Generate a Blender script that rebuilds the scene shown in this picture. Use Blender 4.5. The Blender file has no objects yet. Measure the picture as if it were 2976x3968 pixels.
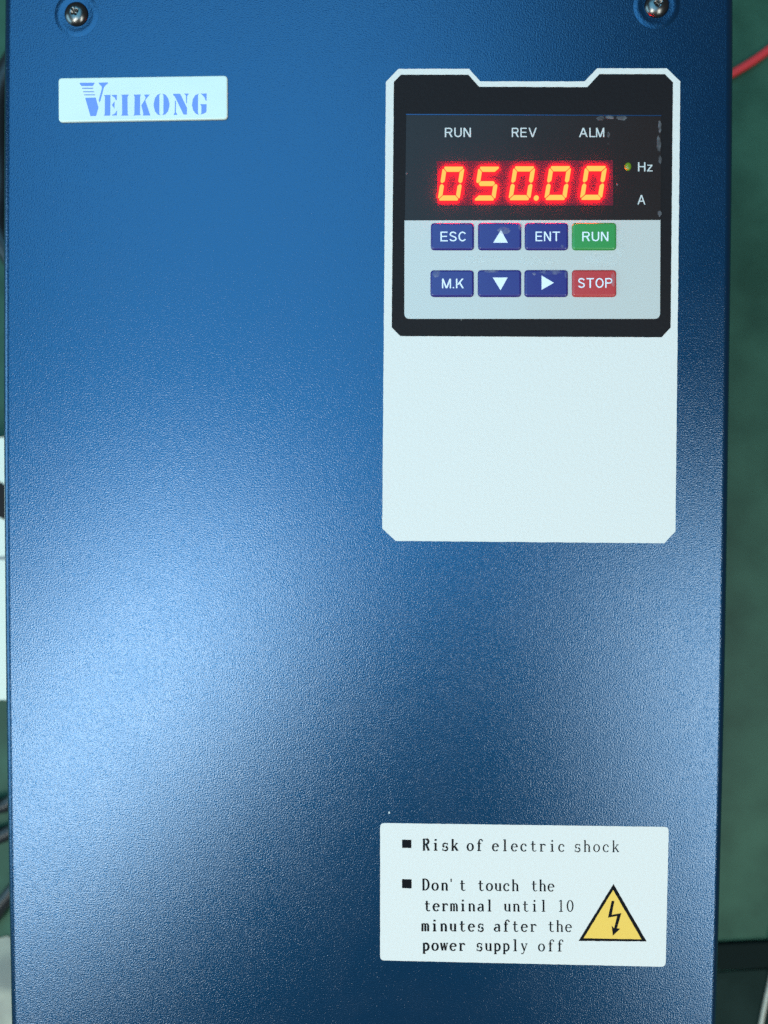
import bpy, bmesh, math, random
from mathutils import Vector, Matrix
random.seed(7)
S = bpy.context.scene
COL = S.collection

# ------------------------------------------------------------------ camera
H = 0.180                      # depth of the drive lying on the bench: front face at z = H
PXW, PXH = 2976.0, 3968.0      # photograph size, pixels
FPX = 3000.0                   # focal length in photograph pixels
DIST = 0.2210
TX, TY, ROLL = math.radians(2.0), math.radians(1.45), math.radians(-0.27)
cam_d = bpy.data.cameras.new('camera'); cam = bpy.data.objects.new('camera', cam_d); COL.objects.link(cam)
S.camera = cam
cam_d.sensor_fit = 'VERTICAL'; cam_d.sensor_height = 36.0; cam_d.lens = FPX / PXH * 36.0
cam_d.clip_start = 0.01; cam_d.clip_end = 50
tgt = Vector((0, 0, H))
cpos = tgt + DIST * Vector((math.sin(TX), math.sin(TY), 1)).normalized()
zc = (cpos - tgt).normalized()
xc = Vector((0, 1, 0)).cross(zc).normalized(); yc = zc.cross(xc)
xr = xc * math.cos(ROLL) - yc * math.sin(ROLL); yr = xc * math.sin(ROLL) + yc * math.cos(ROLL)
RM = Matrix((xr, yr, zc)).transposed()
cam.matrix_world = Matrix.Translation(cpos) @ RM.to_4x4()
cam_d.dof.use_dof = True; cam_d.dof.focus_distance = DIST; cam_d.dof.aperture_fstop = 10.0

# ------------------------------------------------------------------ room light
w = bpy.data.worlds.new('World'); S.world = w; w.use_nodes = True
w.node_tree.nodes['Background'].inputs[0].default_value = (0.80, 0.92, 1.0, 1)
w.node_tree.nodes['Background'].inputs[1].default_value = 0.08

def area(name, loc, rot, sx, sy, power, col=(1, 1, 1)):
    d = bpy.data.lights.new(name, 'AREA'); d.shape = 'RECTANGLE'; d.size = sx; d.size_y = sy
    d.energy = power; d.color = col
    o = bpy.data.objects.new(name, d); COL.objects.link(o); o.location = loc
    o.rotation_euler = [math.radians(a) for a in rot]
    return o
area('ceiling_light_left', (-0.71, -0.54, 1.60), (0, 0, 50), 1.10, 0.40, 17.5, (0.93, 1.0, 0.94))
area('ceiling_light_right', (0.80, -0.64, 1.60), (0, 0, -74), 1.20, 0.34, 14, (0.93, 1.0, 0.94))
area('added_side_fill', (-1.70, -0.10, 0.75), (0, -68, 0), 0.8, 1.4, 14, (0.40, 0.78, 1.0))  # unseen side light, added to brighten the left bevel and bench
area('overhead_blue_fill', (-0.40, 0.55, 1.60), (0, 0, 0), 1.30, 1.60, 17, (0.18, 0.64, 1.0))  # unseen overhead fill, tinted blue to raise the cover's upper-left sheen
S.view_settings.view_transform = 'Standard'; S.view_settings.look = 'None'
S.view_settings.gamma = 1.0; S.view_settings.use_curve_mapping = False
S.view_settings.exposure = 0.0

# ------------------------------------------------------------------ helpers
def P(px, py, z=H):
    """photo pixel -> point on the horizontal plane at height z"""
    d = RM @ Vector(((px - PXW / 2) / FPX, -(py - PXH / 2) / FPX, -1.0))
    t = (z - cpos.z) / d.z
    return cpos + d * t
def crop(ox, oy, s):
    return lambda pts: [(ox + x / s, oy + y / s) for x, y in pts]
CA = crop(1450, 220, 1.3272); CD = crop(1540, 420, 1.5651); CL = crop(180, 240, 2.212)
C5 = crop(280, 300, 4.8794); C6 = crop(560, 340, 5.7207); CT = crop(2240, 3400, 5.925); CW = crop(1440, 3150, 1.3825)

def link(name, me, mat=None, parent=None, smooth=False):
    o = bpy.data.objects.new(name, me); COL.objects.link(o)
    if mat: me.materials.append(mat)
    if parent: o.parent = parent
    if smooth:
        for p in me.polygons: p.use_smooth = True
    return o
def mesh(name, verts, faces, mat=None, parent=None, smooth=False):
    me = bpy.data.meshes.new(name); me.from_pydata([tuple(v) for v in verts], [], faces); me.update()
    return link(name, me, mat, parent, smooth)
def area2(p):
    return sum(p[i][0] * p[(i + 1) % len(p)][1] - p[(i + 1) % len(p)][0] * p[i][1] for i in range(len(p)))
def xy(pts, z=H):
    r = [(P(x, y, H).x, P(x, y, H).y) for x, y in pts]
    return r if area2(r) > 0 else r[::-1]
def ragged(p, step, amp):
    out = []
    for i in range(len(p)):
        a, b = Vector(p[i]), Vector(p[(i + 1) % len(p)])
        n = max(1, int((b - a).length / step)); d = (b - a).normalized(); nr = Vector((d.y, -d.x))
        for k in range(n):
            q = a + (b - a) * k / n + (nr * random.uniform(-amp, amp) if k else Vector((0, 0)))
            out.append((q.x, q.y))
    return out
def rounded(p, r, n=6, only=None):
    """round the corners of polygon p (metres)"""
    out = []
    for i in range(len(p)):
        rr = r if only is None or i in only else 0
        b = Vector(p[i]); a = Vector(p[i - 1]); c = Vector(p[(i + 1) % len(p)])
        if rr == 0: out.append(p[i]); continue
        u, v = (a - b).normalized(), (c - b).normalized()
        half = u.angle(v) / 2; l = min(rr / math.tan(half), (a - b).length * .48, (c - b).length * .48)
        s, e = b + u * l, b + v * l
        for k in range(n + 1):
            t = k / n; q = s * (1 - t) ** 2 + b * 2 * t * (1 - t) + e * t * t
            out.append((q.x, q.y))
    return out
def prism(name, p, z0, z1, mat, parent):
    n = len(p); v = [(x, y, z1) for x, y in p] + [(x, y, z0) for x, y in p]
    f = [list(range(n))] + [[i, n + i, n + (i + 1) % n, (i + 1) % n] for i in range(n)]
    return mesh(name, v, f, mat, parent)
def inset(p, d):
    n = len(p); out = []
    for i in range(n):
        a, b, c = Vector(p[i - 1]), Vector(p[i]), Vector(p[(i + 1) % n])
        e1, e2 = (b - a).normalized(), (c - b).normalized()
        n1, n2 = Vector((-e1.y, e1.x)), Vector((-e2.y, e2.x))
        m = (n1 + n2); m = m / max(m.length_squared / 2, .3)
        out.append(tuple(b + m * d))
    return out
def dome(name, p, prof, mat, parent):
    """loft of insets: prof = [(inset, z), ...] from the foot up; the top is closed"""
    n = len(p); v, f = [], []
    for d, z in prof: v += [(x, y, z) for x, y in inset(p, d)]
    for k in range(len(prof) - 1):
        for i in range(n):
            f.append([k * n + i, k * n + (i + 1) % n, (k + 1) * n + (i + 1) % n, (k + 1) * n + i])
    f.append([(len(prof) - 1) * n + i for i in range(n)])
    o = mesh(name, v, f, mat, parent, True); o.data.polygons[len(f) - 1].use_smooth = False; return o
def tube(name, pts, r, mat, parent=None, seg=10, sub=6):
    pts = [Vector(p) for p in pts]; path = []
    for i in range(len(pts) - 1):
        p0, p1, p2, p3 = pts[max(i - 1, 0)], pts[i], pts[i + 1], pts[min(i + 2, len(pts) - 1)]
        for k in range(sub):
            t = k / sub
            path.append(.5 * (2 * p1 + (p2 - p0) * t + (2 * p0 - 5 * p1 + 4 * p2 - p3) * t * t + (3 * p1 - p0 - 3 * p2 + p3) * t ** 3))
    path.append(pts[-1]); v, f = [], []
    for i, q in enumerate(path):
        d = (path[min(i + 1, len(path) - 1)] - path[max(i - 1, 0)]).normalized()
        a = d.cross(Vector((0, 0, 1))).normalized(); b = a.cross(d)
        v += [q + r * (a * math.cos(2 * math.pi * k / seg) + b * math.sin(2 * math.pi * k / seg)) for k in range(seg)]
    for i in range(len(path) - 1):
        for k in range(seg):
            f.append([i * seg + k, i * seg + (k + 1) % seg, (i + 1) * seg + (k + 1) % seg, (i + 1) * seg + k])
    f.append(list(range(seg))[::-1]); f.append([(len(path) - 1) * seg + k for k in range(seg)])
    return mesh(name, v, f, mat, parent, True)
def tag(o, label=None, cat=None, group=None, kind=None):
    if label: o['label'] = label
    if cat: o['category'] = cat
    if group: o['group'] = group
    if kind: o['kind'] = kind
    return o
def empty(name, loc=(0, 0, 0)):
    o = bpy.data.objects.new(name, None); COL.objects.link(o); o.location = loc; o.empty_display_size = .02
    return o

# ------------------------------------------------------------------ materials
def mat(name, col, rough=.5, metal=0, spec=.5, coat=0, coat_r=.1, emit=None, es=0, grain=None, coat_grain=None, vary=None):
    m = bpy.data.materials.new(name); m.use_nodes = True; N = m.node_tree.nodes; L = m.node_tree.links
    b = N['Principled BSDF']; I = b.inputs
    I['Base Color'].default_value = (*col, 1); I['Roughness'].default_value = rough; I['Metallic'].default_value = metal
    I['Specular IOR Level'].default_value = spec; I['Coat Weight'].default_value = coat; I['Coat Roughness'].default_value = coat_r
    if emit: I['Emission Color'].default_value = (*emit, 1); I['Emission Strength'].default_value = es
    tc = N.new('ShaderNodeTexCoord')
    def bump(scale, strength, dist, detail=1.5):
        n = N.new('ShaderNodeTexNoise'); n.inputs['Scale'].default_value = scale; n.inputs['Detail'].default_value = detail
        n.inputs['Roughness'].default_value = .55
        L.new(tc.outputs['Object'], n.inputs['Vector'])
        u = N.new('ShaderNodeBump'); u.inputs['Strength'].default_value = strength; u.inputs['Distance'].default_value = dist
        L.new(n.outputs[0], u.inputs['Height']); return u
    if grain: L.new(bump(*grain).outputs[0], I['Normal'])
    if coat_grain: L.new(bump(*coat_grain).outputs[0], I['Coat Normal'])
    if vary:
        sc, col2, lo, hi = vary
        n = N.new('ShaderNodeTexNoise'); n.inputs['Scale'].default_value = sc; n.inputs['Detail'].default_value = 5
        L.new(tc.outputs['Object'], n.inputs['Vector'])
        r = N.new('ShaderNodeMapRange'); r.inputs[1].default_value = lo; r.inputs[2].default_value = hi
        L.new(n.outputs[0], r.inputs[0])
        x = N.new('ShaderNodeMix'); x.data_type = 'RGBA'
        x.inputs[6].default_value = (*col, 1); x.inputs[7].default_value = (*col2, 1)
        L.new(r.outputs[0], x.inputs[0]); L.new(x.outputs[2], I['Base Color'])
    return m
M = {}
M['blue'] = mat('blue_powder_coat', (.0012, .050, .130), .33, .84, .1, 0.84, .165, grain=(2500, .6, .00006), coat_grain=(2500, 1.0, .000085))
n_ = M['blue'].node_tree.nodes; l_ = M['blue'].node_tree.links            # faint handling marks: uneven gloss
t_ = n_.new('ShaderNodeTexNoise'); t_.inputs['Scale'].default_value = 38; t_.inputs['Detail'].default_value = 6; t_.inputs['Distortion'].default_value = 1.2
r_ = n_.new('ShaderNodeMapRange'); r_.inputs[1].default_value = .35; r_.inputs[2].default_value = .68; r_.inputs[3].default_value = .145; r_.inputs[4].default_value = .205
l_.new(n_['Texture Coordinate'].outputs['Object'], t_.inputs['Vector']); l_.new(t_.outputs[0], r_.inputs[0]); l_.new(r_.outputs[0], n_['Principled BSDF'].inputs['Coat Roughness'])
M['blue'].node_tree.nodes['Principled BSDF'].inputs['Coat IOR'].default_value = 1.6
M['white_print'] = mat('white_print', (.74, .68, .63), .55, 0, .4, 0, .1, grain=(900, .25, .0003))
M['plate'] = mat('pale_plastic_plate', (.68, .76, .68), .3, 0, .5, vary=(60, (.63, .72, .70), .4, .7))
M['logo'] = mat('periwinkle_ink', (.16, .27, .92), .4)
M['logo_thin'] = mat('grey_blue_ink', (.22, .30, .62), .4)
M['black_print'] = mat('black_print', (.010, .007, .008), .6, 0, .18, grain=(900, .2, .0003))
M['window'] = mat('smoked_acrylic', (.022, .014, .013), .30, 0, .25, grain=(70, .12, .0006))
M['led_face'] = mat('led_epoxy_face', (.075, .009, .016), .5, 0, .2, emit=(1, .01, .16), es=.05)
M['segment'] = mat('lit_segment', (.1, .02, .01), .5, 0, .2, emit=(1, .0030, .0005), es=200)
M['grey_panel'] = mat('grey_membrane', (.56, .54, .505), .33, 0, .5, coat=.3, coat_r=.08, grain=(40, .1, .0008))
M['navy'] = mat('navy_key', (.022, .014, .165), .35, 0, .5, coat=.4, coat_r=.2)
M['green_key'] = mat('green_key', (.035, .26, .055), .35, 0, .5, coat=.4, coat_r=.2)
M['red_key'] = mat('red_key', (.50, .035, .035), .35, 0, .5, coat=.4, coat_r=.2)
M['ink_white'] = mat('white_ink', (.78, .80, .86), .4)
M['ink_cap'] = mat('pale_caption_ink', (.60, .60, .58), .4)
M['ink_black'] = mat('black_ink', (.006, .006, .008), .7, 0, .08)
M['yellow'] = mat('warning_yellow', (.88, .52, .075), .5, grain=(900, .15, .0003))
M['green_led'] = mat('green_indicator', (.08, .12, .01), .25, 0, .5, emit=(.10, .24, .01), es=.5)
M['screw'] = mat('dark_zinc', (.16, .155, .15), .28, 1)
M['rim'] = mat('cut_metal_edge', (.03, .07, .16), .3, .6)
M['bench'] = mat('green_bench_mat', (.018, .062, .038), .5, 0, .22, grain=(25, .15, .002), vary=(30, (.036, .105, .066), .35, .65))
M['red_wire'] = mat('red_pvc', (.72, .045, .05), .4)
M['dull_black'] = mat('dull_black_strip', (.006, .011, .010), .9, 0, .1)
M['black_rubber'] = mat('black_rubber', (.012, .014, .016), .4)
M['carton'] = mat('white_carton', (.86, .82, .68), .6)
M['rag'] = mat('beige_cloth', (.42, .40, .32), .9, vary=(60, (.30, .29, .25), .4, .6))
M['pale_wire'] = mat('pale_pvc', (.45, .43, .36), .4)

# ------------------------------------------------------------------ bench
mesh('bench_top', [(-1.2, -.9, 0), (1.2, -.9, 0), (1.2, .9, 0), (-1.2, .9, 0), (-1.2, -.9, -.04), (1.2, -.9, -.04), (1.2, .9, -.04), (-1.2, .9, -.04)],
     [[0, 1, 2, 3], [4, 7, 6, 5], [0, 4, 5, 1], [1, 5, 6, 2], [2, 6, 7, 3], [3, 7, 4, 0]], M['bench'])
tag(bpy.data.objects['bench_top'], 'green mat on the bench top under the blue drive', 'bench', kind='structure')

# ------------------------------------------------------------------ drive enclosure
drive = tag(empty('motor_drive'), 'blue metal motor drive with red lit digits and keypad lying on green bench', 'motor drive')
left = [(-420, 26), (0, 20), (300, 18), (900, 15.5), (1700, 15), (2200, 19), (2700, 24), (3300, 33), (3968, 45), (4500, 58)]
right = [(-420, 2839), (0, 2839), (400, 2839), (900, 2834), (1700, 2822), (2200, 2816), (2700, 2807), (3300, 2792), (3968, 2774), (4500, 2758)]
def interp(tab, y):
    for (y0, a), (y1, b) in zip(tab, tab[1:]):
        if y <= y1: return a + (b - a) * (y - y0) / (y1 - y0)
    return tab[-1][1]
RB = 0.0025; secs = []; ys = [-420 + 4920 * k / 60 for k in range(61)]
for k, y in enumerate(ys):
    yl = [sum(interp(t, max(-420, min(4500, y + dy))) for dy in (-300, -150, 0, 150, 300)) / 5 for t in (left, right)]
    a, b = P(yl[0], y, H - .56 * RB), P(yl[1], y, H - .56 * RB); a.x -= .1 * RB; b.x += .1 * RB; Y = (a.y + b.y) / 2   # the outline seen is the bend's silhouette
    pr = [(a.x, 0.0)] + [(a.x + RB * (1 - math.cos(t * math.pi / 12)), H - RB * (1 - math.sin(t * math.pi / 12))) for t in range(7)]
    nx = 24
    pr += [(a.x + RB + .00012, H)] + [(a.x + RB + (b.x - a.x - 2 * RB) * i / nx, H) for i in range(1, nx)] + [(b.x - RB - .00012, H)]
    pr += [(b.x - RB * (1 - math.sin(t * math.pi / 12)), H - RB * (1 - math.cos(t * math.pi / 12))) for t in range(7)] + [(b.x, 0.0)]
    secs.append([(x, Y, z) for x, z in pr])
n = len(secs[0]); v = [p for s in secs for p in s]; f = []
for k in range(len(secs) - 1):
    for i in range(n - 1): f.append([k * n + i, (k + 1) * n + i, (k + 1) * n + i + 1, k * n + i + 1])
f.append(list(range(n))); f.append([(len(secs) - 1) * n + i for i in range(n)][::-1])
enc = mesh('enclosure', v, f, M['blue'], drive, True)
bm = bmesh.new(); bm.from_mesh(enc.data); bmesh.ops.recalc_face_normals(bm, faces=bm.faces)
for e in bm.edges:
    if len(e.link_faces) == 2 and e.calc_face_angle(0) > .6: e.smooth = False
bm.to_mesh(enc.data); bm.free()

# screws in shallow dimples
def screw(px, py, rot, tilt):
    c = P(px, py); R = .00345
    s = []; prof = [(R, -.0006), (R, .0002), (R * .97, .0007), (R * .86, .00125), (R * .65, .0017), (R * .4, .00198)]
    seg = 32; v, f = [], []
    for r, z in prof: v += [(r * math.cos(2 * math.pi * i / seg), r * math.sin(2 * math.pi * i / seg), z) for i in range(seg)]
    # cross recess: inner rings follow a cross-shaped outline that sinks
    def cr(i, big):
        a = 2 * math.pi * i / seg; k = abs(math.cos(2 * a)); return (R * .33 if big else R * .12) * (.35 + .65 * k ** 2)
    v += [(cr(i, 1) * math.cos(2 * math.pi * i / seg), cr(i, 1) * math.sin(2 * math.pi * i / seg), .00200) for i in range(seg)]
    v += [(cr(i, 1) * .8 * math.cos(2 * math.pi * i / seg), cr(i, 1) * .8 * math.sin(2 * math.pi * i / seg), .0009) for i in range(seg)]
    K = len(prof) + 2
    for k in range(K - 1):
        for i in range(seg): f.append([k * seg + i, k * seg + (i + 1) % seg, (k + 1) * seg + (i + 1) % seg, (k + 1) * seg + i])
    f.append([(K - 1) * seg + i for i in range(seg)])
    o = mesh('screw', v, f, M['screw'], drive, True)
    o.location = (c.x, c.y, H - .0004); o.rotation_euler = (tilt[0], tilt[1], rot)
    v, f = [], []
    for r, z in [(R * 1.02, 0.00005), (R * 1.15, .00006), (R * 1.35, .00016), (R * 1.5, .00020), (R * 1.65, .00014), (R * 1.85, 0.00002)]:
        v += [(r * math.cos(2 * math.pi * i / 40), r * math.sin(2 * math.pi * i / 40), z + .0004) for i in range(40)]
    for k in range(5):
        for i in range(40): f.append([k * 40 + i, k * 40 + (i + 1) % 40, (k + 1) * 40 + (i + 1) % 40, (k + 1) * 40 + i])
    mesh('dimple_ring', v, f, M['blue'], o, True)
screw(297, 56, .5, (0, 0)); screw(2544, 22, .2, (0, 0))

# ------------------------------------------------------------------ printed panels
white = CA([(125, 63), (487, 62), (546, 127), (1082, 127), (1147, 60), (1505, 60), (1574, 127)]) + [(2617, 2059), (2574, 2105), (1533, 2096), (1481, 2048)] + CA([(60, 130)])
wp = prism('printed_panel', ragged(xy(white), .0009, .00004), H - .0003, H + .00006, M['white_print'], drive)
black = CA([(137, 93), (483, 93), (540, 155), (1095, 157), (1158, 90), (1494, 90), (1536, 133), (1524, 1393), (1478, 1443), (135, 1437), (90, 1392), (101, 130)])
prism('black_surround', ragged(xy(black), .0009, .00003), H - .0002, H + .00010, M['black_print'], drive)

# keypad: smoked window above, grey membrane below
win = prism('display_window', xy(CA([(165, 303), (1474, 309), (1471, 841), (158, 843)])), H - .0002, H + .00030, M['window'], drive)
prism('window_rim', xy(CA([(163, 297), (1475, 303), (1474, 308), (165, 302)])), H - .0002, H + .00036, M['rim'], drive)
gp = xy(CA([(156, 844), (1470, 842), (1468, 1349), (155, 1349)]))
gi = [i for i, q in enumerate(gp) if q[1] < sum(t[1] for t in gp) / 4]
gpan = prism('button_panel', rounded(gp, .0016, 6, gi), H - .0002, H + .00034, M['grey_panel'], drive)

# upright sans lettering drawn as polygons, cap height 100, fitted to its measured box
def _arc(cx, cy, rx, ry, a0, a1, n=18):
    return [(cx + rx * math.cos(math.radians(a0 + (a1 - a0) * i / n)), cy + ry * math.sin(math.radians(a0 + (a1 - a0) * i / n))) for i in range(n + 1)]
def _pen(pts, wd):
    n = len(pts); L, R = [], []
    for i in range(n):
        d = (Vector(pts[min(i + 1, n - 1)]) - Vector(pts[max(i - 1, 0)])).normalized(); nr = Vector((-d.y, d.x)) * wd / 2
        L.append(tuple(Vector(pts[i]) + nr)); R.append(tuple(Vector(pts[i]) - nr))
    return [[L[i], R[i], R[i + 1], L[i + 1]] for i in range(n - 1)]
def _r(x0, y0, x1, y1): return [(x0, y0), (x1, y0), (x1, y1), (x0, y1)]
def _p(xb, xt, wd, y0=0, y1=100): return [(xb, y0), (xb + wd, y0), (xt + wd, y1), (xt, y1)]
_bowl = _pen([(13, 94), (42, 94)] + _arc(44, 72, 20, 22, 85, -85) + [(42, 50), (13, 50)], 13)
SANS = {
 'R': [_r(0, 0, 13, 100)] + _bowl + [_p(57, 35, 16, 0, 46)], 'P': [_r(0, 0, 13, 100)] + _bowl,
 'U': [_r(0, 35, 13, 100), _r(57, 35, 70, 100)] + _pen(_arc(35, 35, 28.5, 29, 180, 360), 13),
 'N': [_r(0, 0, 13, 100), _r(57, 0, 70, 100), _p(55, 0, 15)],
 'E': [_r(0, 0, 13, 100), _r(13, 88, 66, 100), _r(13, 45, 62, 57), _r(13, 0, 68, 12)],
 'V': [_p(36, 0, 14), _p(36, 72, 14)], 'A': [_p(0, 36, 14), _p(72, 36, 14), _r(20, 29, 66, 41)],
 'L': [_r(0, 0, 13, 100), _r(13, 0, 60, 12)], 'M': [_r(0, 0, 12, 100), _r(70, 0, 82, 100), _p(34, 0, 14), _p(34, 68, 14)],
 'H': [_r(0, 0, 13, 100), _r(57, 0, 70, 100), _r(13, 46, 57, 58)],
 'z': [_r(2, 62, 50, 73), _r(0, 0, 52, 11), _p(0, 35, 15, 11, 62)],
 'S': _pen(_arc(33, 74, 26, 20, 12, 235, 14) + _arc(33, 27, 28, 21, 62, -168, 14), 13),
 'C': _pen(_arc(38, 50, 32, 44, 38, 322, 22), 13), 'O': _pen(_arc(40, 50, 34, 44, 0, 360, 28), 13),
 'T': [_r(0, 88, 74, 100), _r(30, 0, 44, 88)], 'K': [_r(0, 0, 13, 100), _p(8, 52, 17, 36, 100), _p(56, 25, 16, 0, 60)], '.': [_r(0, 0, 13, 13)]}
def caption(name, text, box, z, m, parent, bold=0.0):
    polys, x = [], 0.0
    for ch in text:
        g_ = SANS[ch]; polys += [[(px + x, py) for px, py in q] for q in g_]
        x += max(px for q in g_ for px, py in q) + (16 if ch not in 'LV' else 6)
    xs = [px for q in polys for px, py in q]; x0, x1 = min(xs), max(xs); v, f = [], []
    for k, q in enumerate(polys):
        f.append(list(range(len(v), len(v) + len(q))))
        for px, py in q:
            g_ = P(box[0] + (box[2] - box[0]) * (px - x0) / (x1 - x0), box[3] - (box[3] - box[1]) * py / 100); v.append((g_.x, g_.y, z + (k % 9) * .000003))
    o = mesh(name, v, f, m, parent); bm = bmesh.new(); bm.from_mesh(o.data)
    for fc in bm.faces:
        fc.normal_update()
        if fc.normal.z < 0: fc.normal_flip()
    bm.to_mesh(o.data); bm.free(); return o
def capA(text, x0, y0, x1, y1, z, m, parent, bold=.012):
    (a, b), (c, d) = CA([(x0, y0), (x1, y1)])
    return caption('caption', text, (a, b, c, d), z, m, parent, bold)
ZW = H + .00032
for t, x0, x1 in (('RUN', 363, 497), ('REV', 707, 835), ('ALM', 1052, 1182)):
    capA(t, x0, 368, x1, 416, ZW, M['ink_cap'], win)
capA('Hz', 1355, 545, 1430, 592, ZW, M['ink_cap'], win); capA('A', 1352, 713, 1393, 762, ZW, M['ink_cap'], win)
# indicator lamp
(lx, ly), = CA([(1303, 568)]); lc = P(lx, ly); v, f = [], []
for k, (r, z) in enumerate([(1.0, 0), (.92, .45), (.7, .8), (.35, 1.0), (.05, 1.05)]):
    v += [(lc.x + .00092 * r * math.cos(i * math.pi / 12), lc.y + .00115 * r * math.sin(i * math.pi / 12), H + .0003 + .0006 * z) for i in range(24)]
for k in range(4):
    for i in range(24): f.append([k * 24 + i, k * 24 + (i + 1) % 24, (k + 1) * 24 + (i + 1) % 24, (k + 1) * 24 + i])
f.append([96 + i for i in range(24)])
mesh('indicator_lamp', v, f, M['green_led'], win, True)

# seven-segment display
disp = prism('digit_display', xy(CD([(238, 322), (1306, 318), (1306, 592), (240, 592)])), H - .0002, H + .00034, M['led_face'], drive)
Wd, Hd, T, SH = 132.0, 202.0, 28.0, 32.0
hm = Hd / 2; g = 3.0
SEG = {
 'a': [(13, 0), (Wd - 13, 0), (Wd - 6, 5), (Wd - T - 1, T), (T + 1, T), (7, 5)],
 'd': [(13, Hd), (Wd - 13, Hd), (Wd - 6, Hd - 5), (Wd - T - 1, Hd - T), (T + 1, Hd - T), (7, Hd - 5)],
 'f': [(0, 16), (5, 12), (T - 3, T + 5), (T - 3, hm - T / 2 - 1), (T / 2 - 2, hm - 4), (4, hm - 8), (0, hm - 16)],
 'e': [(0, Hd - 16), (5, Hd - 12), (T - 3, Hd - T - 5), (T - 3, hm + T / 2 + 1), (T / 2 - 2, hm + 4), (4, hm + 8), (0, hm + 16)],
 'g': [(T / 2 + 2, hm), (T, hm - T / 2 + 1), (Wd - T, hm - T / 2 + 1), (Wd - T / 2 - 2, hm), (Wd - T, hm + T / 2 - 1), (T, hm + T / 2 - 1)]}
SEG['b'] = [(Wd - x, y) for x, y in SEG['f']]; SEG['c'] = [(Wd - x, y) for x, y in SEG['e']]
ZS0, ZS1 = H + .0003, H + .00075
for x0, yo, segs in ((243, 360, 'abcdef'), (459, 360, 'afgcd'), (671, 358, 'abcdef'), (888, 357, 'abcdef'), (1104, 356, 'abcdef')):
    for s in segs:
        q = CD([(x0 + x + SH * (1 - y / Hd), yo + y) for x, y in SEG[s]])
        prism('segment', rounded(xy(q), .00016, 1), ZS0, ZS1, M['segment'], disp)
prism('decimal_point', xy(CD([(840 + 15 * math.cos(k * math.pi / 10), 548 + 15 * math.sin(k * math.pi / 10)) for k in range(20)])), ZS0, ZS1, M['segment'], disp)

# keys
ZB = H + .00034
def key(x0, y0, x1, y1, m):
    p = rounded(xy(CA([(x0, y0), (x1, y0), (x1, y1), (x0, y1)])), .0011, 6)
    return dome('button', p, [(0, ZB - .0002), (0, ZB + .00010), (.00010, ZB + .00032), (.0003, ZB + .00048), (.00052, ZB + .00057), (.0006, ZB + .00057)], m, drive)
ZT = ZB + .00061
def tri(pts, b): prism('legend', xy(CA(pts)), ZT - .0001, ZT, M['ink_white'], b)
def leg(t, x0, y0, x1, y1, b):
    o = capA(t, x0, y0, x1, y1, ZT, M['ink_white'], b, .014); o.name = 'legend'
leg('ESC', 340, 905, 470, 955, key(291, 858, 513, 998, M['navy']))
tri([(650, 897), (610, 962), (685, 962)], key(533, 857, 756, 998, M['navy']))
leg('ENT', 827, 905, 952, 954, key(773, 857, 996, 998, M['navy']))
leg('RUN', 1066, 906, 1200, 954, key(1015, 857, 1243, 998, M['green_key']))
leg('M.K', 348, 1146, 460, 1195, key(289, 1100, 512, 1238, M['navy']))
tri([(608, 1140), (684, 1140), (648, 1205)], key(532, 1099, 755, 1238, M['navy']))
tri([(858, 1130), (858, 1203), (921, 1167)], key(771, 1099, 995, 1238, M['navy']))
leg('STOP', 1045, 1143, 1220, 1193, key(1015, 1099, 1243, 1238, M['red_key']))

# clear protective film left on the keypad: lifted spots and bubbles
def film(name, col, top, lo):
    fm = bpy.data.materials.new(name); fm.use_nodes = True; N = fm.node_tree.nodes; N.clear()
    out = N.new('ShaderNodeOutputMaterial'); tr = N.new('ShaderNodeBsdfTransparent'); gl = N.new('ShaderNodeBsdfPrincipled'); mx = N.new('ShaderNodeMixShader')
    gl.inputs['Base Color'].default_value = (*col, 1); gl.inputs['Roughness'].default_value = .2
    nz = N.new('ShaderNodeTexNoise'); nz.inputs['Scale'].default_value = 500; tc = N.new('ShaderNodeTexCoord'); mr = N.new('ShaderNodeMapRange')
    mr.inputs[1].default_value = .35; mr.inputs[2].default_value = .75; mr.inputs[3].default_value = lo; mr.inputs[4].default_value = top
    K = fm.node_tree.links
    K.new(tc.outputs['Object'], nz.inputs['Vector']); K.new(nz.outputs[0], mr.inputs[0]); K.new(mr.outputs[0], mx.inputs[0])
    K.new(tr.outputs[0], mx.inputs[1]); K.new(gl.outputs[0], mx.inputs[2]); K.new(mx.outputs[0], out.inputs[0]); return fm
M['film'] = film('clear_film', (.5, .5, .53), .30, .03); M['film_pale'] = film('clear_film_over_grey', (.85, .86, .84), .30, .10)
def bubble(cx, cy, rx, ry, z, m='film'):
    p = []
    for k in range(18):
        a_ = 2 * math.pi * k / 18; r_ = random.uniform(.75, 1.1); p.append((cx + rx * r_ * math.cos(a_), cy + ry * r_ * math.sin(a_)))
    q = xy(CA(p)); c = P(*CA([(cx, cy)])[0]); n_ = len(q)
    ring_ = [(x * .5 + c.x * .5, y * .5 + c.y * .5, z + .00009) for x, y in q]
    v = [(x, y, z) for x, y in q] + ring_ + [(c.x, c.y, z + .00011)]
    f = [[i, (i + 1) % n_, n_ + (i + 1) % n_, n_ + i] for i in range(n_)] + [[n_ + i, n_ + (i + 1) % n_, 2 * n_] for i in range(n_)]
    mesh('film_bubble', v, f, M[m], win, True)
for b_ in ((1162, 320, 22, 12), (1210, 314, 24, 10), (1272, 318, 28, 14), (1467, 360, 9, 34), (1462, 450, 12, 42), (1468, 530, 8, 24), (1203, 404, 9, 16), (1203, 449, 5, 6), (1248, 660, 5, 6), (1466, 808, 10, 16), (166, 602, 5, 7)):
    bubble(*b_, H + .00034)
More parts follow.
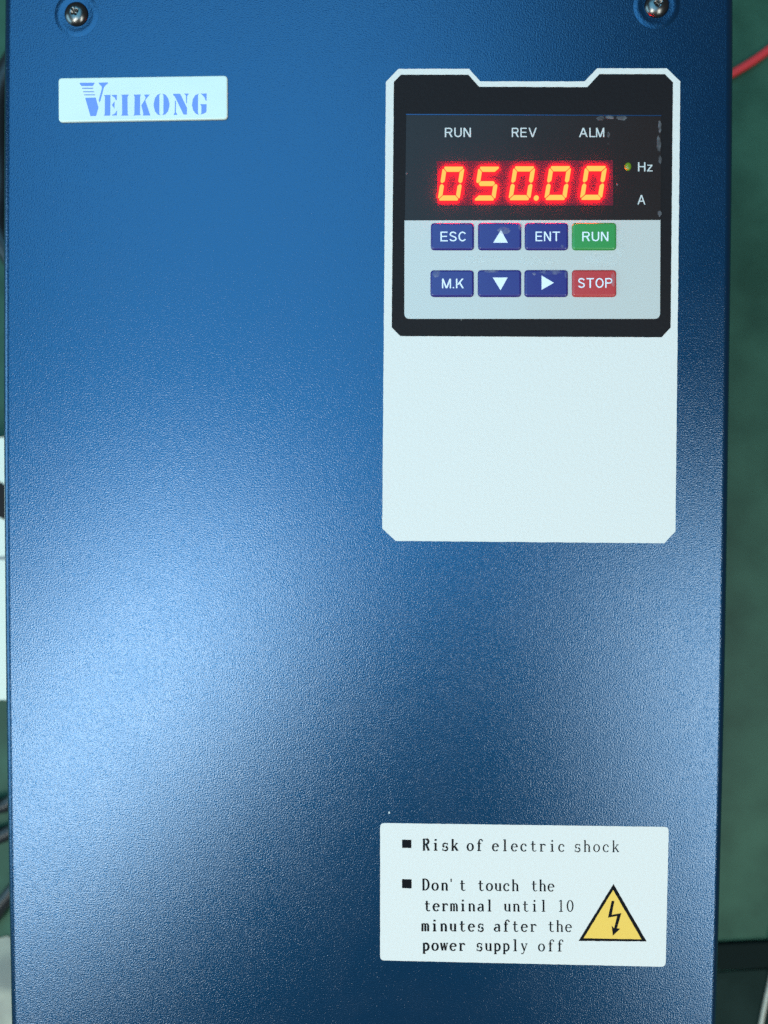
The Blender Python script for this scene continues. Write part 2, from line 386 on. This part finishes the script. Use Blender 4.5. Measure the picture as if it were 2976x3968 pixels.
for b_ in ((665, 900, 36, 20), (750, 882, 10, 22), (905, 1112, 60, 14), (820, 1122, 9, 9), (985, 1120, 10, 26), (963, 980, 9, 8), (320, 1120, 22, 22), (1225, 1150, 12, 40), (600, 1108, 40, 8)):
    bubble(*b_, ZT + .00005)
for b_ in ((1170, 1048, 90, 40), (1262, 960, 22, 80), (840, 1050, 110, 22), (560, 1045, 120, 18), (195, 1334, 40, 8), (448, 1352, 4, 7)):
    bubble(*b_, H + .00036, 'film_pale')
ch = P(1508, 3149); prism('paint_chip', [(ch.x + .00028 * math.cos(k) * random.uniform(.7, 1.2), ch.y + .00034 * math.sin(k) * random.uniform(.7, 1.2)) for k in [i * math.pi / 5 for i in range(10)]], H - .0001, H + .00008, M['ink_cap'], drive)

# ------------------------------------------------------------------ name plate
pl = rounded(xy(CL([(110, 147), (1555, 125), (1556, 497), (112, 523)])), .0011, 5)
plate = dome('logo_plate', pl, [(0, H - .0002), (0, H + .00045), (.00015, H + .0006), (.0004, H + .00064)], M['plate'], drive)
ZL = H + .00066
def letter(polys, m='logo'):
    v, f = [], []
    for p in polys:
        q = xy(p); f.append(list(range(len(v), len(v) + len(q)))); v += [(x, y, ZL) for x, y in q]
    mesh('logo_letter', v, f, M[m], plate)
letter([C5(q) for q in (
    [(160, 125), (438, 122), (436, 140), (405, 185), (195, 185), (160, 145)],
    [(262, 408), (460, 402), (512, 590), (468, 750), (362, 752)],
    [(518, 122), (690, 118), (688, 140), (630, 185), (612, 225), (548, 465), (530, 495), (518, 450), (575, 240), (575, 195), (520, 140)])])
letter([C5(q) for q in ([(203, 218), (412, 218), (414, 240), (208, 240)], [(223, 282), (428, 282), (432, 303), (230, 303)], [(240, 341), (444, 341), (448, 361), (246, 361)])], 'logo_thin')
letter([C5(q) for q in (
    [(612, 355), (740, 352), (738, 375), (735, 715), (732, 742), (612, 745), (632, 715), (635, 385)],
    [(765, 355), (860, 350), (858, 455), (840, 450), (820, 405), (768, 372)], [(818, 475), (815, 612), (765, 540)],
    [(862, 640), (860, 740), (770, 742), (770, 730), (820, 705)])])
letter([C5([(940, 350), (1080, 345), (1080, 360), (1060, 385), (1062, 715), (1078, 735), (1070, 742), (940, 745), (960, 715), (958, 380)])])
letter([C5([(1175, 348), (1312, 345), (1298, 380), (1295, 710), (1312, 735), (1172, 740), (1190, 710), (1195, 385)]),
        C5([(1375, 348), (1480, 345), (1415, 425), (1395, 455), (1490, 740), (1350, 742), (1360, 710), (1322, 550), (1390, 440), (1400, 400)])])
letter([C6([(372, 155), (345, 195), (345, 600), (372, 635), (310, 620), (250, 550), (220, 430), (222, 370), (245, 260), (300, 185)]),
        C6([(412, 155), (480, 180), (540, 260), (567, 370), (567, 430), (540, 540), (480, 615), (412, 630), (435, 590), (437, 210)])])
letter([C6([(650, 160), (805, 158), (955, 470), (955, 618), (880, 618), (690, 225), (650, 185)]),
        C6([(895, 155), (1000, 158), (960, 210), (950, 385), (935, 350), (935, 205)]),
        C6([(690, 300), (712, 330), (710, 570), (742, 610), (735, 625), (655, 628), (685, 580)])])
letter([C6([(1222, 155), (1200, 185), (1198, 590), (1218, 625), (1150, 600), (1090, 520), (1066, 410), (1085, 280), (1140, 190)]),
        C6([(1255, 145), (1300, 158), (1390, 150), (1390, 310), (1370, 310), (1340, 235)]),
        C6([(1248, 390), (1390, 390), (1385, 540), (1380, 565), (1320, 600), (1255, 620), (1275, 590), (1275, 435)])])

# ------------------------------------------------------------------ warning label
wl = prism('warning_label', ragged(rounded(xy([(1473, 3189), (2591, 3204), (2579, 3746), (1473, 3721)]), .0013, 5), .0009, .00003), H - .0003, H + .00006, M['white_print'], drive)
ZP = H + .00008
for a, b, c, d in ((1558, 3253, 1594, 3285), (1558, 3406, 1595, 3441)):
    prism('bullet', ragged(xy([(a, b), (c, b + 1), (c, d + 1), (a, d)]), .0006, .00003), ZP - .00004, ZP, M['ink_black'], wl)
prism('warning_triangle', ragged(xy(CT([(812, 145), (10, 1455), (1572, 1467)])), .0007, .00004), ZP - .00004, ZP, M['ink_black'], wl)
prism('yellow_field', ragged(xy(CT([(803, 285), (125, 1392), (1452, 1416)])), .0007, .00004), ZP, ZP + .00002, M['yellow'], wl)
prism('lightning_bolt', xy(CT([(768, 535), (832, 535), (770, 855), (992, 815), (890, 1165), (965, 1172), (795, 1335), (770, 1100), (825, 1165), (895, 880), (685, 918)])), ZP + .00002, ZP + .00004, M['ink_black'], wl)

# serif print drawn as strokes: x centred on 0, baseline y = 0, units = photograph pixels, heavy stem B, hairline b
B, b = 7.2, 3.0; X, A = 30.0, 46.0
def arc(cx, cy, rx, ry, a0, a1, n=12):
    return [(cx + rx * math.cos(math.radians(a0 + (a1 - a0) * i / n)), cy + ry * math.sin(math.radians(a0 + (a1 - a0) * i / n))) for i in range(n + 1)]
def ring(cx, cy, rx, ry, top=b, side=B):
    pts = arc(cx, cy, rx, ry, 90, 450, 24); return [(pts, [top + (side - top) * abs(math.sin(math.radians(i * 15))) ** 1.3 for i in range(25)])]
def st(x, y0, y1, wd=B): return [([(x, y0), (x, y1)], wd)]
def sf(x, y, l=7, r=7): return [([(x - l, y), (x + r, y)], 3.2)]
def hump(x0, x1, wd=B): return [(arc((x0 + x1) / 2, X - 10, (x1 - x0) / 2, 9, 180, 0, 10), [b + (wd - b) * (i / 10) ** 2 for i in range(11)]), ([(x1, X - 10), (x1, 1)], wd)]
GL = {
 'R': st(-8, 0, A) + sf(-8, 1.5, 5, 5) + sf(-8, A - 1.5, 5, 9) + [(arc(0, 35, 9, 9.5, 90, -90), [b] + [B] * 11 + [b]), ([(-8, 25), (1, 25)], b), ([(0, 25), (10, 1)], B)] + sf(10, 1.5, 3, 4),
 'i': st(0, 0, X) + sf(0, 1.5) + [([(-7, X - 2), (0, X - 1)], 3.4), ([(0, 38), (0, 45)], 7.2)],
 's': [(arc(0, 22, 8.5, 7, 30, 250, 12), [b] * 3 + [5] * 7 + [B] * 3), (arc(0, 8, 9, 7.5, 80, -150, 12), [B] * 3 + [5.5] * 7 + [b] * 3), ([(8.5, X), (8.5, 21)], b), ([(-9.5, 0), (-9.5, 9)], b)],
 'k': st(-8, 0, A) + sf(-8, 1.5, 5, 5) + [([(-12, A - 2), (-8, A - 1)], 3), ([(-6, 12), (8, X - 1)], b + 1), ([(-1, 18), (10, 1)], B)] + sf(8, X - 1, 5, 4) + sf(10, 1.5, 4, 4),
 'o': ring(0, 15, 10.5, 14),
 'f': st(-2, 0, 38) + sf(-2, 1.5, 7, 8) + sf(-2, X - 1, 7, 9) + [(arc(5, 37, 7, 8, 180, 40, 8), 4.2), ([(9, 38), (12, 42)], 6)],
 'e': [(arc(0, 15, 10.5, 14, 10, 320, 20), [b + (B - b) * abs(math.sin(math.radians(10 + 310 * i / 20 - 90))) for i in range(21)]), ([(-9, 17), (11, 17)], b), ([(10.5, 16), (8, 24)], 5)],
 'l': st(0, 0, A) + sf(0, 1.5) + [([(-7, A - 2), (0, A - 1)], 3.2)],
 'c': [(arc(0, 15, 10.5, 14, 50, 320, 20), [b + (B - b) * abs(math.sin(math.radians(50 + 270 * i / 20 - 90))) for i in range(21)]), ([(5, 24), (10, 21)], 6)],
 't': st(-2, 8, 40, 6.5) + [([(-10, X - 2), (9, X - 2)], b), (arc(5, 8, 7, 7, 180, 330, 8), [6.5, 6, 5, 4.4, 4, 3.5, 3, 3, 3])],
 'r': st(-6, 0, X) + sf(-6, 1.5, 5, 8) + [([(-12, X - 2), (-6, X - 1)], 3), (arc(3, 18, 9, 10, 165, 60, 6), [3, 3, 3.5, 4, 5, 6, 6.5]), ([(7, 24), (11, 26)], 6)],
 'h': st(-8, 0, A) + sf(-8, 1.5, 4, 5) + hump(-8, 8) + sf(8, 1.5, 4, 5) + [([(-13, A - 2), (-8, A - 1)], 3)],
 'D': st(-9, 0, A) + sf(-9, 1.5, 4, 8) + sf(-9, A - 1.5, 4, 8) + [(arc(-3, A / 2, 14, A / 2 - 2, 90, -90, 16), [b + (B - b) * math.sin(math.pi * i / 16) for i in range(17)])],
 'n': st(-8, 0, X) + sf(-8, 1.5, 4, 5) + hump(-8, 8) + sf(8, 1.5, 4, 5) + [([(-13, X - 2), (-8, X - 1)], 3)],
 "'": [([(0, 34), (0, 46)], 4.5)],
 'u': st(-8, 9, X) + [(arc(0, 10, 8, 8, 180, 350, 10), [B, 6, 5, 4, 3.5, 3, 3, 3, 3, 3, 3])] + st(8, 0, X) + [([(-13, X - 1.5), (-8, X - 1.5)], 3), ([(3, X - 1.5), (8, X - 1.5)], 3), ([(8, 1.5), (13, 1.5)], 3)],
 'm': st(-11, 0, X, 6.6) + sf(-11, 1.5, 3, 4) + hump(-11, 0, 6.6) + hump(0, 11, 6.6) + sf(0, 1.5, 3, 3) + sf(11, 1.5, 3, 4) + [([(-15, X - 2), (-11, X - 1)], 3)],
 'a': [(arc(0, 21, 8, 7.5, 160, 0, 10), [5, 4.5, 4, 3.5, 3.5, 4, 5, 6, B, B, B]), ([(8, 21), (8, 4), (12, 2)], B), (arc(-1, 8.5, 8.5, 7.5, 70, 330, 14), [3, 4, 5.5, B, B, B, B, 6, 5, 4, 3.5, 3, 3, 3, 3]), ([(1, 16), (8, 18)], 3)],
 '1': st(1, 0, A, 6) + sf(1, 1.5, 8, 7) + [([(-7, A - 6), (1, A - 1)], 3)],
 '0': [(arc(0, A / 2, 10.5, A / 2 - 1.5, 90, 450, 24), [b + (6.6 - b) * abs(math.sin(math.radians(i * 15))) for i in range(25)])],
 'p': st(-8, -12, X) + sf(-8, -10.5, 5, 6) + [([(-13, X - 2), (-8, X - 1)], 3), (arc(-1, 15, 10.5, 13.5, 140, -140, 18), [b + (B - b) * math.sin(math.pi * i / 18) for i in range(19)])],
 'w': [([(-12, X), (-6, 1)], 6.6), ([(-6, 1), (0, X - 4)], 3.2), ([(0, X), (6, 1)], 6.6), ([(6, 1), (12, X)], 3.2)] + sf(-12, X - 1, 3, 4) + sf(0, X - 1, 3, 3) + sf(12, X - 1, 4, 3),
 'y': [([(-9, X), (1, 3)], 6.6), ([(10, X), (0, 1), (-4, -9), (-9, -10)], 3.4), ([(-11, -9), (-7, -9)], 5.5)] + sf(-9, X - 1, 4, 5) + sf(9, X - 1, 4, 4)}
def stroke(pts, wd, out):
    n = len(pts); ws = wd if isinstance(wd, list) else [wd] * n; L, R = [], []
    for i in range(n):
        a, c = Vector(pts[max(i - 1, 0)]), Vector(pts[min(i + 1, n - 1)]); d = (c - a)
        d = d.normalized() if d.length else Vector((1, 0)); nr = Vector((-d.y, d.x)) * ws[i] / 2
        L.append(Vector(pts[i]) + nr); R.append(Vector(pts[i]) - nr)
    out.append((L, R))
def line(chars, base_l, base_r, weights=(1.18, .82)):
    v, f = [], []; zz = 0
    for ch, cx in chars:
        t = (cx - 1640) / 760; base = base_l + (base_r - base_l) * t; wt = weights[0] + (weights[1] - weights[0]) * t
        strokes = []
        for pts, wd in GL[ch]: stroke(pts, [q * wt for q in wd] if isinstance(wd, list) else wd * wt, strokes)
        for L, R in strokes:
            zz = (zz + 1) % 7; k = len(v); n = len(L)
            for q in L + R:
                g_ = P(cx + q.x, base - q.y); v.append((g_.x, g_.y, ZP + zz * .000004))
            for i in range(n - 1): f.append([k + i, k + n + i, k + n + i + 1, k + i + 1])
    mesh('text_line', v, f, M['ink_black'], wl)
def words(*ws):
    return [(c, x0 + i * step) for t, x0, step in ws for i, c in enumerate(t)]
line(words(('Risk', 1651, 37), ('of', 1822, 36), ('electric', 1920, 36.6), ('shock', 2238, 36.8)), 3295.5, 3302, (1.15, .72))
line([('D', 1650), ('o', 1686), ('n', 1723), ("'", 1748), ('t', 1792)] + words(('touch', 1863, 33.4), ('the', 2070, 32.6)), 3450, 3456, (1.12, .8))
line(words(('terminal', 1656, 34.4), ('until', 1966, 35), ('10', 2173, 36)), 3530, 3534, (1.15, .78))
line(words(('minutes', 1648, 35.8), ('after', 1926, 35.3), ('the', 2135, 34)), 3608, 3612, (1.25, .72))
line(words(('power', 1651, 35), ('supply', 1858, 34.6), ('off', 2098, 36)), 3683, 3688, (1.2, .72))

# ------------------------------------------------------------------ things lying on the bench
rw = tube('red_wire', [P(2500, 430, .0025), P(2700, 350, .0025), P(2850, 278, .0025), P(2976, 195, .0025), P(3120, 70, .0025), P(3300, -150, .0025), P(3420, -500, .0025)], .0021, M['red_wire'])
tag(rw, 'thin red insulated wire curving away over the green bench', 'wire')
sp = [P(x, y, .003) for x, y in ((2480, 3740), (2640, 3722), (2780, 3712), (2900, 3706), (2990, 3702), (3200, 3706), (3500, 3690), (3800, 3640))]
v, f = [], []
for q in sp:
    v += [(q.x, q.y - .0068, .0002), (q.x, q.y - .0068, .0026), (q.x, q.y - .0060, .0032), (q.x, q.y + .0060, .0032), (q.x, q.y + .0068, .0026), (q.x, q.y + .0068, .0002)]
for k in range(len(sp) - 1):
    for i in range(5): f.append([k * 6 + i, (k + 1) * 6 + i, (k + 1) * 6 + i + 1, k * 6 + i + 1])
bc = mesh('black_strip', v, f, M['dull_black'])  # flat, evenly dark strip across the bench
tag(bc, 'flat dull black strip lying across the bench near the pale wire', 'strip')
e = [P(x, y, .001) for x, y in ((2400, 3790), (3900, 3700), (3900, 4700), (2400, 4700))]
dm = prism('shade_sheet', [(e[0].x, e[0].y), (e[3].x, e[3].y), (e[2].x, e[2].y), (e[1].x, e[1].y)], .0003, .0012, mat('painted_shade', (.007, .017, .014), .75, 0, .12, vary=(40, (.012, .025, .021), .4, .65)), None)  # shade over this corner of the bench, put in as a dark-coloured sheet
tag(dm, 'thin dark sheet standing for shade on the bench, bordered by the flat black strip', 'painted shade')
pw = tube('pale_wire', [P(3030, 3560, .0045), P(3000, 3715, .0046), P(2985, 3800, .0026), P(2967, 3880, .0024), P(2945, 3990, .0024), P(2900, 4250, .0024)], .0011, M['pale_wire'])
tag(pw, 'thin pale grey wire lying next to the flat black strip', 'wire')
# white carton with a black band
a0, a1 = P(0, 1695, .03), P(0, 2712, .03)
x1, x0 = a0.x + .012, a0.x - .16
cart = tag(empty('carton', (0, 0, 0)), 'white cardboard carton with a slanted black band beside the blue drive', 'carton')
prism('carton_body', rounded([(x0, a1.y), (x1, a1.y), (x1, a0.y), (x0, a0.y)], .003, 4), .0005, .03, M['carton'], cart)
q = [P(-900, 1300, .03), P(-60, 1800, .03), P(-60, 1930, .03), P(-900, 1440, .03)]
yb = [P(0, y, .03).y for y in (1866, 2004, 2155, 2170)]
prism('black_band', [(x0 + .002, yb[1] + .075), (x1, yb[1] - .006), (x1, yb[0] - .006), (x0 + .002, yb[0] + .075)], .0298, .0303, M['black_print'], cart)
prism('seam', [(x0 + .002, yb[3]), (x1, yb[3]), (x1, yb[2]), (x0 + .002, yb[2])], .0298, .0301, mat('carton_seam', (.3, .3, .29), .7), cart)
c1 = tube('black_cable', [P(140, 3000, .006), P(40, 3110, .006), P(-40, 3130, .006), P(-130, 3190, .006), P(-60, 3250, .006), P(20, 3232, .006), P(90, 3190, .006)], .004, M['black_rubber'])
tag(c1, 'black cable bent into a tight loop beside the blue drive', 'cable')
c2 = tube('black_cable', [P(150, 3330, .005), P(60, 3440, .005), P(10, 3500, .005), P(-60, 3580, .005), P(-200, 3640, .005), P(-420, 3600, .005)], .0042, M['black_rubber'])
tag(c2, 'black cable running out slantwise between the cable loop and the beige rag', 'cable')
c3 = tube('black_cable', [P(120, 150, .005), P(10, 330, .005), P(-8, 520, .005), P(4, 700, .005), P(-6, 880, .005), P(90, 1060, .005), P(200, 1200, .005)], .006, M['black_rubber'])
tag(c3, 'thick black cable winding out from the drive above the white carton', 'cable')
# crumpled rag
rc = P(-60, 3990, .01); v, f = [], []; nr, ns = 9, 26
from mathutils import noise
for k in range(nr):
    r = (k + 1) / nr
    for i in range(ns):
        a = 2 * math.pi * i / ns; p = Vector((math.cos(a) * r, math.sin(a) * r, 0))
        n1 = noise.noise(p * 2.3 + Vector((3, 1, 0))); n2 = noise.noise(p * 5)
        v.append((rc.x + p.x * .06 * (1 + .12 * n1), rc.y + p.y * .042 * (1 + .15 * n2), max(.0008, .018 * (1 - r ** 3) + .008 * (n1 + .6 * n2) * (1 - r ** 2))))
v.append((rc.x, rc.y, .02))
for k in range(nr - 1):
    for i in range(ns): f.append([k * ns + i, (k + 1) * ns + i, (k + 1) * ns + (i + 1) % ns, k * ns + (i + 1) % ns])
for i in range(ns): f.append([nr * ns, i, (i + 1) % ns])
tag(mesh('crumpled_rag', v, f, M['rag'], None, True), 'crumpled beige rag lying on the bench beside the drive', 'rag')

S.render.engine = 'CYCLES'
S.cycles.use_denoising = False
S.cycles.max_bounces = 6
